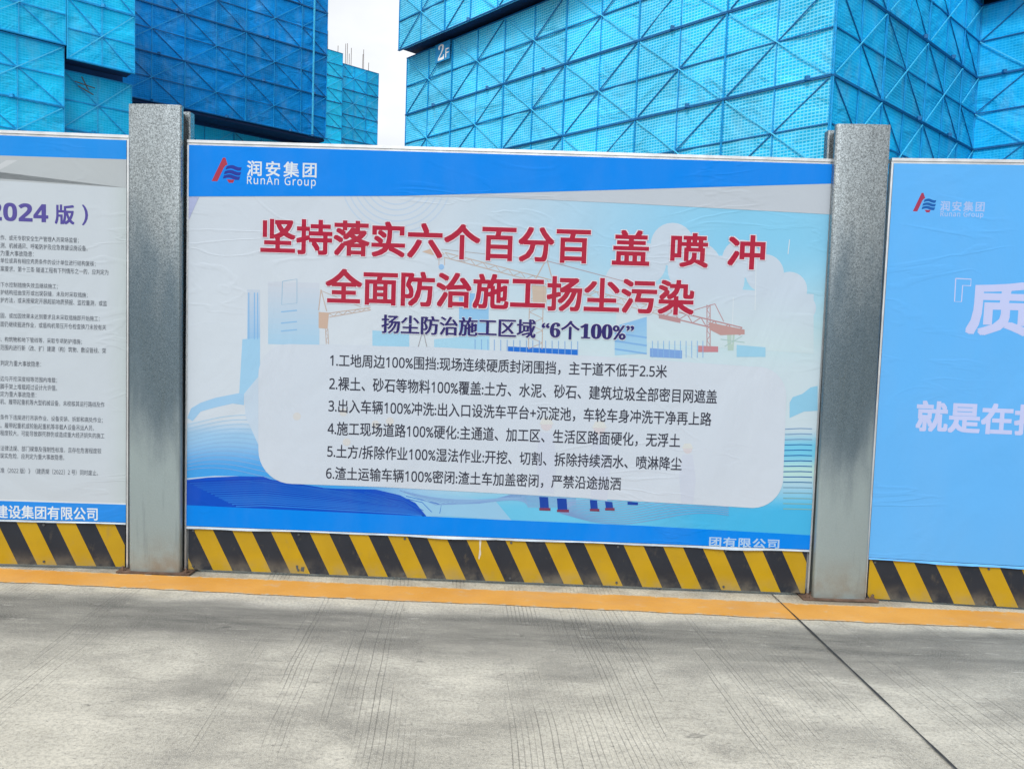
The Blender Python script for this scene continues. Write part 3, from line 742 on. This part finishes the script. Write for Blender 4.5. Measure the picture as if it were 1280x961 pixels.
art.poly([(399, 390), (412, 391), (410, 411), (399, 410)], S(206, 160, 120), 3)
lattice((412, 394), (464, 386), 5, 3, 9, ORG); art.line([(402, 362), (399, 388)], 1.1, ORG, 3); art.line([(402, 362), (409, 389)], 1.1, ORG, 3)
art.line([(403, 364), (452, 384)], .7, ORG, 3); lattice((409, 411), (410, 430), 3, 3, 4, ORG, .8)
art.line([(528, 416), (523, 434)], 1, S(140, 130, 130), 3); art.line([(530, 416), (534, 434)], 1, S(140, 130, 130), 3); art.poly([(521, 436), (536, 437), (535, 441), (521, 440)], S(226, 200, 190), 3)
art.disc(552, 334, 3.5, S(120, 180, 235), 3); art.line([(549, 322), (549, 332)], .8, ORG, 3); art.line([(556, 323), (556, 332)], .8, ORG, 3)
for x, y0, y1 in ((916, 372, 430), (945, 296, 388), (986, 300, 318)): art.line([(x, y0), (x - 2, y1)], 1, S(222, 232, 238), 3)
# swirl and water at lower left
cl = [(235, 522), (240, 510), (252, 503), (270, 497), (300, 491), (306, 492), (306, 506), (292, 504), (270, 509), (252, 514), (242, 526)]
art.poly(cl, S(140, 200, 242), 2)
art.poly([(304, 424), (326, 422), (326, 470), (316, 480), (306, 492), (300, 491)], S(140, 204, 242), 1.5)
art.poly([(306, 492), (316, 480), (326, 468), (326, 560), (308, 520)], S(196, 216, 236), 3)
def wave(y0, amp, ph, x0, x1, n=24, sl=0.03):
    return [(x0 + (x1 - x0) * i / n, y0 + sl * (x0 + (x1 - x0) * i / n - x0) + amp * math.sin(ph + 5.0 * i / n)) for i in range(n + 1)]
for k in range(13):
    art.line(wave(528 + k * 5.2, 3 + k * .35, 2.2 + k * .12, 234, 345 + 4 * k, 16, -0.10 + .010 * k), .9, lerp(S(150, 205, 240), S(40, 140, 222), k / 12), 2)
art.poly([(235, 597), (270, 594), (330, 595), (352, 604), (346, 612), (300, 604), (235, 604)], S(186, 214, 240), 2.5)
art.poly([(234, 599), (262, 596), (300, 594.5), (330, 595), (358, 606), (420, 610), (470, 611), (500, 618), (520, 628), (534, 645), (234, 634)], S(14, 82, 200), 3)
for k in range(26):                            # lighter crests inside the wave
    t = k / 25
    art.line([(236 + 60 * t, 602 + 30 * t), (330, 598 + 33 * t), (420, 612 + 24 * t), (505, 626 + 15 * t), (530, 644)], 1.5, lerp(S(10, 66, 186), S(44, 128, 226), abs(math.sin(k * 1.7)) * (0.35 + .65 * t)), 3.2)
for k in range(9):
    art.line([(300 + 26 * k, 600 + 4 * k * .6), (360 + 24 * k, 606 + 3 * k), (470 + 10 * k, 628 + 1.6 * k)], .8, S(34, 104, 206), 4)
art.poly([(505, 616), (560, 618), (620, 626), (640, 650), (560, 644), (534, 645), (520, 628)], S(120, 196, 238), 2.8)
for k in range(15):
    art.line([(500 + 5 * k, 612 + 1.2 * k), (545 + 6 * k, 630 - .6 * k), (600 + 4 * k, 628 - .5 * k), (660, 612 + 1.5 * k), (720, 610 + 1.6 * k)], .9, lerp(S(62, 136, 214), S(100, 168, 224), k / 15), 5)
for k in range(14):
    pts = [(700 + i * 10, 640 - 2.0 * k + 10 * math.sin(i / 4.0 + .1 * k) - (i * i) * .03 * (k / 13)) for i in range(22)]
    pts = [(x, min(y + (x - 700) * .055, 652 + (x - 700) * .04)) for x, y in pts]
    art.line(pts, .9, lerp(S(66, 130, 204), S(126, 160, 216), k / 13), 6)
for k in range(16):
    art.line([(978, 536 + 6.6 * k), (1000, 535 + 6.7 * k), (1014, 535.5 + 6.7 * k)], 1.1, lerp(S(60, 130, 190), lerp(S(20, 90, 170), S(90, 170, 150), sm(k, 8, 15)), sm(k, 0, 8)), 5)
# cloud swirl at right
art.poly([(986, 503), (990, 496), (1002, 492), (1012, 484), (1021, 482), (1021, 513), (1004, 514), (986, 522)], S(112, 200, 236), 3)
# rounded white text box with faint workers behind it
BX = S(209, 218, 230)
def tb(cx, cy, r, a0, a1): return [(cx + r * math.cos(math.radians(a)), cy + r * math.sin(math.radians(a))) for a in np.linspace(a0, a1, 10)]
art.poly(tb(362, 468, 38, 180, 270) + [(548, 434), (760, 446), (940, 458)] + tb(946, 494, 36, -90, 0) + tb(940, 596, 38, 0, 90) + [(700, 620), (480, 608)] + tb(366, 562, 42, 90, 180), BX, 9)
BX2, GY = S(205, 213, 229), S(216, 219, 218)
for (x, y, k) in ((682, 540, 1), (748, 545, 1.05), (858, 568, .8)):
    art.poly([(x - 7 * k, y), (x + 9 * k, y), (x + 14 * k, y + 38 * k), (x + 10 * k, y + 76 * k), (x - 9 * k, y + 74 * k), (x - 12 * k, y + 30 * k)], BX2, 10)
    art.disc(x + 1, y - 9 * k, 7 * k, S(214, 208, 214), 10.3); art.poly([(x - 8 * k, y - 10 * k), (x + 10 * k, y - 10 * k), (x + 6 * k, y - 18 * k), (x - 4 * k, y - 18 * k)], GY, 10.6)
for x, y in ((372, 520), (430, 515), (434, 552), (470, 530), (488, 526)): art.disc(x, y, 5, S(214, 214, 214), 10, 12)
for x0, x1, y0, y1 in ((674, 685, 620, 634), (696, 708, 622, 636), (737, 746, 624, 635), (756, 765, 626, 634)):
    art.poly([(x0, y0), (x1, y0 + .5), (x1 + 1, y1), (x0 + 1, y1)], S(26, 70, 168), 8)
    art.poly([(x0, y1), (x1 + 3, y1), (x1 + 3, y1 + 3.5), (x0, y1 + 3)], S(128, 62, 92), 8.4)
art.poly([(784, 626), (797, 627), (797, 630.5), (784, 630)], S(26, 70, 168), 8)
# blue head and foot bands, grey sweep
BLU = S(0, 138, 242)
art.poly([(500, 245.8), (620, 242.6), (1043, 230.0), (1043, 268.8), (785, 255), (620, 247.5)], S(190, 197, 206), 7)
art.poly([(228, 246.5), (250, 246.8), (228, 276)], S(166, 174, 222), 7)
L0 = 11
ul = cp.at(236, 181)[0]
zt = ZT - 0.0136
def band(top_pts, col, layer): art.poly(top_pts, col, layer, px=False)
x0b, x1b = 0.0116, cp.len - 0.0116
edge = [cp.at(*p) for p in ((236, 246.2), (500, 245.6), (620, 242.4), (1033, 230.2))]
edge[0] = (x0b, edge[0][1]); edge[-1] = (x1b, edge[-1][1])
band([(x0b, zt)] + edge + [(x1b, zt)], BLU, L0)
edge = [cp.at(*p) for p in ((236, 630.5), (620, 648.5), (800, 656), (1012, 668))]
edge[0] = (x0b, edge[0][1]); edge[-1] = (x1b, edge[-1][1])
band([(x0b, ZB + 0.0061)] + [(x1b, ZB + 0.0061)] + edge[::-1], S(0, 138, 244), L0)
# clip everything to the sheet
art.v = [(min(max(a, x0b), x1b), y, min(max(b, ZB + 0.0061), zt)) for a, y, b in art.v]
def fade(c, k):                                # the print has bleached
    return tuple(x + (y - x) * k for x, y in zip(c, S(205, 215, 228)))
art.c = [c if c in (BLU, BX) or (c[0] < .035 and c[1] < .26) else fade(c, 0.30 if lay < 8 * LAYER + 0.0125 else 0.0) for c, lay in zip(art.c, [-art.v[f[0]][1] for f in art.f])]
art.build('artwork', LC)
lg = Print(cp); logo(lg, 265.8, 197.5, 1 / 6.4, S(178, 62, 84), S(44, 62, 160), 12.5); lg.build('emblem', LC)
WT = S(226, 234, 242)
t = Print(cp)
t.text('润安集团', 310, 201.5, 220.5, 396.5, WT, 13, bold=.016, space=1.28); t.text(sans('RunAn Group'), 310, 220.6, 234, 395.5, WT, 13, bold=.006, space=1.2)
t.build('lettering', LC)
TR = S(178, 38, 66); HL = S(228, 222, 232)
t = Print(cp)
t.text('坚持落实六个百分百', 327, 272.5, 317, 737.5, TR, 16, bold=.026, halo=HL, hr=.048)
for ch, x0, x1, yt, yb in (('盖', 766, 811, 287.5, 331.5), ('喷', 838.5, 884, 291, 334), ('冲', 910, 954.5, 293.5, 336.5)):
    t.text(ch, x0, yt, yb, x1, TR, 16, bold=.026, halo=HL, hr=.048)
t.build('headline', LC)
t = Print(cp); t.text('全面防治施工扬尘污染', 408, 335.5, 379.5, 867, TR, 16, bold=.026, halo=HL, hr=.048); t.build('headline', LC)
t = Print(cp); t.text('扬尘防治施工区域 “\U0001d7d4个\U0001d7cf\U0001d7ce\U0001d7ce%”', 477.5, 393, 416.5, 792, S(50, 44, 110), 15, wide=.034, bold=.013, halo=S(222, 226, 236), hr=.04); t.build('subtitle', LC)
DK = S(62, 64, 78)
for body, x0, yt, yb, x1 in (('1.工地周边100%围挡:现场连续硬质封闭围挡，主干道不低于2.5米', 413.5, 441.5, 458.5, 833.5),
        ('2.裸土、砂石等物料100%覆盖:土方、水泥、砂石、建筑垃圾全部密目网遮盖', 412.5, 470, 487.5, 896),
        ('3.出入车辆100%冲洗:出入口设洗车平台+沉淀池，车轮车身冲洗干净再上路', 411.5, 498, 515.5, 889),
        ('4.施工现场道路100%硬化:主通道、加工区、生活区路面硬化，无浮土', 410.5, 526, 543.5, 850),
        ('5.土方/拆除作业100%湿法作业:开挖、切割、拆除持续洒水、喷淋降尘', 410, 554.5, 571.5, 852),
        ('6.渣土运输车辆100%密闭:渣土车加盖密闭，严禁沿途抛洒', 408.5, 582, 599, 776)):
    t = Print(cp); t.text(sans(body), x0, yt, yb, x1, DK, 13, bold=.011); t.build('text_line', LC)
t = Print(cp); t.text('团有限公司', 886, 669.5, 681.5, 973, S(176, 208, 242), 13, bold=.022, space=1.12); t.build('lettering', LC)
per = 50.4 / 221.5
hb = cp.board(0.018, cp.at(241.5, 660)[0], 0.2285, 0.122)
m = MB()                                     # scraped patch and paint chip on the board
for q in ([(599, 672), (602, 672.5), (600.8, 686), (601.5, 692), (599, 699), (598, 697), (599.4, 686)],
          [(377, 708), (381, 708), (380, 714), (376, 713)], [(370, 706), (373, 706), (373, 711), (371, 711)]):
    pts = [cp.at(*p) for p in q]; m.add([(a, -0.0056, b) for a, b in pts][::-1], [tuple(range(len(q)))], 0 if q[0][0] > 500 else 1)
m.build('paint_scrape', None, hb, [simple('bare_scrape', S(190, 186, 176)), DARK_STEEL])

# ---- left panel
lp = Panel('white fence panel with purple 2024 heading over rows of small print', -5.92, -0.170, -2.287, -0.010)
zl = lp.at(80, 170)[1]
lp.frame(ZB + 0.002, zl)
def left_bg(a, b): return lerp(S(206, 214, 222), S(198, 208, 210), sm(a, .97, 1.0))
LB = banner(lp, left_bg, 0.0115, lp.len - 0.0115, ZB + 0.014, zl - 0.0135, 60, 10)
a = Print(lp); x0b, x1b = 0.0116, lp.len - 0.0116
zq = [lp.at(0, 201)[1], lp.at(158, 200)[1]]
a.poly([(x0b, zl - .0136), (x0b, zq[0]), (x1b, zq[1]), (x1b, zl - .0136)], S(34, 150, 240), 2, px=False)
z2 = [lp.at(0, 226.5)[1], lp.at(158, 235.5)[1]]
a.poly([(x0b, zq[0]), (x0b, z2[0] + .3), (lp.at(0, 226)[0], z2[0]), (x1b, z2[1]), (x1b, zq[1])], S(190, 196, 200), 1, px=False)
a.poly([lp.at(0, 214), lp.at(24, 201), lp.at(10, 201), lp.at(0, 207)], S(206, 210, 214), 1.5, px=False)
zq = [lp.at(0, 623)[1], lp.at(160, 630)[1]]
a.poly([(x0b, ZB + .0142), (x0b, zq[0]), (x1b, zq[1]), (x1b, ZB + .0142)], S(40, 146, 240), 2, px=False)
a.poly([(x0b, zq[0]), (x0b, zq[0] + .008), (x1b, zq[1] + .008), (x1b, zq[1])], S(226, 234, 240), 1, px=False)
a.build('artwork', LB)
t = Print(lp); HP = S(92, 84, 160)
t.text(sans('2024', True), -13.5, 253.0, 276.0, 62, HP, 4, bold=.010); t.text('版', 70, 256, 280.5, 94.5, HP, 4, bold=.024); t.text(')', 104, 256.5, 282, 111.5, HP, 4, bold=.012)
t.build('headline', LB)
t = Print(lp); t.text('建设集团有限公司', -4, 630, 646.5, 123.5, S(232, 240, 246), 4, bold=.016); t.build('lettering', LB)
GR = S(98, 102, 112)
SMALL = [('工作、或无专职安全生产管理人员现场监督；', 100, 297.5, 302), ('检测、机械通风、呼吸防护及应急救援设施设备。', 111, 307, 312.5), ('定为重大事故隐患：', 44, 316.5, 318.5),
    ('计单位或具有相应资质条件的设计单位进行结构复核；', 121, 326, 331), ('方案要求。第十三条 隧道工程有下列情形之一的，应判定为', 137, 336, 342),
    ('地下水控制措施失效且继续施工；', 74, 356, 359), ('支护结构扭曲变形或出现裂缝，未及时采取措施；', 111, 365.5, 370), ('支护方法，或未按规定开展超前地质预报、监控量测，或监', 135, 375, 381),
    ('加固，或加固效果未达到要求且未采取措施即开始施工；', 126, 394.5, 400), ('掌面仍继续掘进作业，或盾构机带压开仓检查换刀未按有关', 134, 405, 410.5),
    ('物、构筑物和地下管线等，采取专项防护措施；', 104, 424, 428), ('区范围内进行新（改、扩）建建（构）筑物、敷设管线、架', 134, 434, 439.5), ('应判定为重大事故隐患：', 53, 453.5, 456),
    ('周边与开挖深度相等范围内堆载；', 73, 473, 476), ('或脚手架上堆载超过设计允许值。', 73, 482.5, 485.5), ('判定为重大事故隐患：', 47, 492, 494),
    ('重机、履带起重机等大型机械设备，未校核其运行路线及作', 132, 501.5, 507), ('气条件下违规进行吊装作业、设备安装、拆卸和高处作业；', 130, 521, 526.5), ('机、履带起重机或轮胎起重机等非载人设备吊运人员。', 119, 531, 536),
    ('害程度较大，可能导致群死群伤或造成重大经济损失的施工', 132, 540.5, 546), ('产法律法规、部门规章及强制性标准，且存在危害程度较', 128, 559.5, 565), ('的现实危险，应判定为重大事故隐患。', 82, 569, 573),
    ('标准（2022 版）》（建质规〔2022〕2 号）同时废止。', 124, 587, 593.5)]
for body, xe, y0, y1 in SMALL:
    t = Print(lp); yc = y0; t.text(sans(body), -3, yc - 3.6, yc + 3.4, xe, GR, 4, res=1); t.build('text_line', LB)
lp.board(0.020, lp.at(21, 654)[0], 0.226, 0.12)

# ---- right panel
rp = Panel('plain light-blue fence panel with pale lilac slogan, right of the right post', 1.988, -0.030, 5.63, -0.30)
zr = rp.at(1200, 203)[1]
rp.frame(ZB - 0.03, zr, hem=simple('blue_hem', S(92, 166, 228), 0.5))
RB = banner(rp, lambda a, b: lerp(S(100, 184, 252), S(108, 186, 250), b), 0.0115, rp.len - 0.0115, ZB - 0.018, zr - 0.0135, 40, 10)
lg = Print(rp); logo(lg, 1139.8, 241.6, 1 / 8.2, S(170, 60, 92), S(24, 96, 176), 1, 0.02); lg.build('emblem', RB)
LIL = S(176, 200, 246); LI2 = S(200, 208, 248)
t = Print(rp); t.text('润安集团', 1174.5, 251.8, 264.2, 1229, LIL, 1, bold=.02, space=1.25); t.text(sans('Runan Group'), 1174.5, 264.6, 273, 1227.5, LIL, 1, bold=.012, space=1.1); t.build('lettering', RB)
t = Print(rp)
pts = [(1193.3, 348.3), (1212.5, 349.3), (1212, 357.5), (1202, 357), (1200.5, 377.3), (1191.8, 377)]
t.line(pts + pts[:1], 1.3, LI2, 1)
t.text('质', 1209.5, 351.5, 418.5, 1287, LI2, 2, bold=.028); t.build('headline', RB)
t = Print(rp); t.text('就是在打', 1145.3, 500, 538.5, 1306, LI2, 2, bold=.03); t.build('subtitle', RB)
rp.board(0.013, rp.at(1115.5, 700)[0], 0.232, 0.118)

# ------------------------------------------------------------------ fence posts
def tube(m, x0, x1, y0, y1, z0, z1, r, wall=0.004, mi=0, bulge=0.0):
    def swell(p):                              # the road side of the folded sheet is slightly dished outward
        return p + [(x0 + r + (x1 - x0 - 2 * r) * k / 14, y0 - bulge * (1 - (2 * k / 14 - 1) ** 2)) for k in range(1, 14)]
    o = rrect(x0, x1, y0, y1, r, 5); i = rrect(x0 + wall, x1 - wall, y0 + wall, y1 - wall, max(r - wall, .001), 5)
    if bulge: k3 = 18; o = o[:k3] + swell([])[:] + o[k3:]; i = i[:k3] + [(a, b + wall) for a, b in swell([])] + i[k3:]
    n = len(o)
    v = [(x, y, z) for z in (z0, z1) for x, y in o] + [(x, y, z) for z in (z1, z1 - 0.25) for x, y in i]
    f = [(k, (k + 1) % n, n + (k + 1) % n, n + k) for k in range(n)]
    f += [(n + k, n + (k + 1) % n, 2 * n + (k + 1) % n, 2 * n + k) for k in range(n)]
    f += [(2 * n + k, 2 * n + (k + 1) % n, 3 * n + (k + 1) % n, 3 * n + k) for k in range(n)]
    f += [tuple(range(3 * n, 4 * n))]
    m.add(v, f, mi)
def post(label, x, lean, ztop):
    r = thing('fence_post', label, 'post', (x, 0, 0), 0, 'galvanised fence posts'); r.rotation_euler = (0, lean, 0)
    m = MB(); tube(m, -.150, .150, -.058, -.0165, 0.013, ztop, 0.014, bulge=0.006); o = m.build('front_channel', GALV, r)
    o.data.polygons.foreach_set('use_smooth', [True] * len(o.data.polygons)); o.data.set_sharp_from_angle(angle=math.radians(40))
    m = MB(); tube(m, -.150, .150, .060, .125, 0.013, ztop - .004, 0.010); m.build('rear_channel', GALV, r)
    m = MB(); m.box(-.118, .118, -.0160, .0595, 0.013, ztop - .02); m.build('web', DARK_STEEL, r)
    b = MB(); b.bevel_box(-.215, .215, -.085, .17, 0.0045, 0.0125, .008); pl = b.build('base_plate', RUST_STEEL, r)
    for bx in (-.185, .185):
        for by in (-.058, .14):
            q = MB(); q.prism([(bx + .014 * math.cos(k * math.pi / 3), by + .014 * math.sin(k * math.pi / 3)) for k in range(6)], .0128, .024)
            q.prism([(bx + .007 * math.cos(k * math.pi / 4), by + .007 * math.sin(k * math.pi / 4)) for k in range(8)], .0241, .038)
            q.build('anchor_bolt', RUST_STEEL, pl)
    return r
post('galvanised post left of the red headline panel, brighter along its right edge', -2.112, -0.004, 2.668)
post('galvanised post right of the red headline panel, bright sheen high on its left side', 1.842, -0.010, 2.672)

# ------------------------------------------------------------------ 2F sign on the right tower
def on_left_face(px, py, off):
    d = ray(px, py); q0 = C + nL * off; t_ = np.dot(q0 - CAM, nL) / np.dot(d, nL); return CAM + d * t_
sg_c = on_left_face(553, 65, .14)
sg = thing('floor_sign', 'small blue sign reading 2F near the left edge of the right tower', 'sign', tuple(sg_c), math.atan2(-DL[1], -DL[0]))
m = MB(); m.box(-.42, .42, 0, .02, -.32, .32); bd = m.build('board', simple('sign_blue', S(36, 140, 196)), sg)
def sign_text(body, x0, z0, x1, z1, off):
    v, f = text_mesh(body, off); mn, mxv = v.min(0), v.max(0)
    return [(x0 + (a - mn[0]) / (mxv[0] - mn[0]) * (x1 - x0), -.004, z0 + (b - mn[1]) / (mxv[1] - mn[1]) * (z1 - z0)) for a, b in v], f
v1, f1 = sign_text('\U0001d7d0', -.25, -.27, .10, .27, 0); v2, f2 = sign_text('F', .18, -.25, .37, .06, 0)
mk('lettering', v1 + v2, f1 + [tuple(i + len(v1) for i in q) for q in f2], simple('sign_white', (0.9, 0.9, 0.9, 1)), bd)
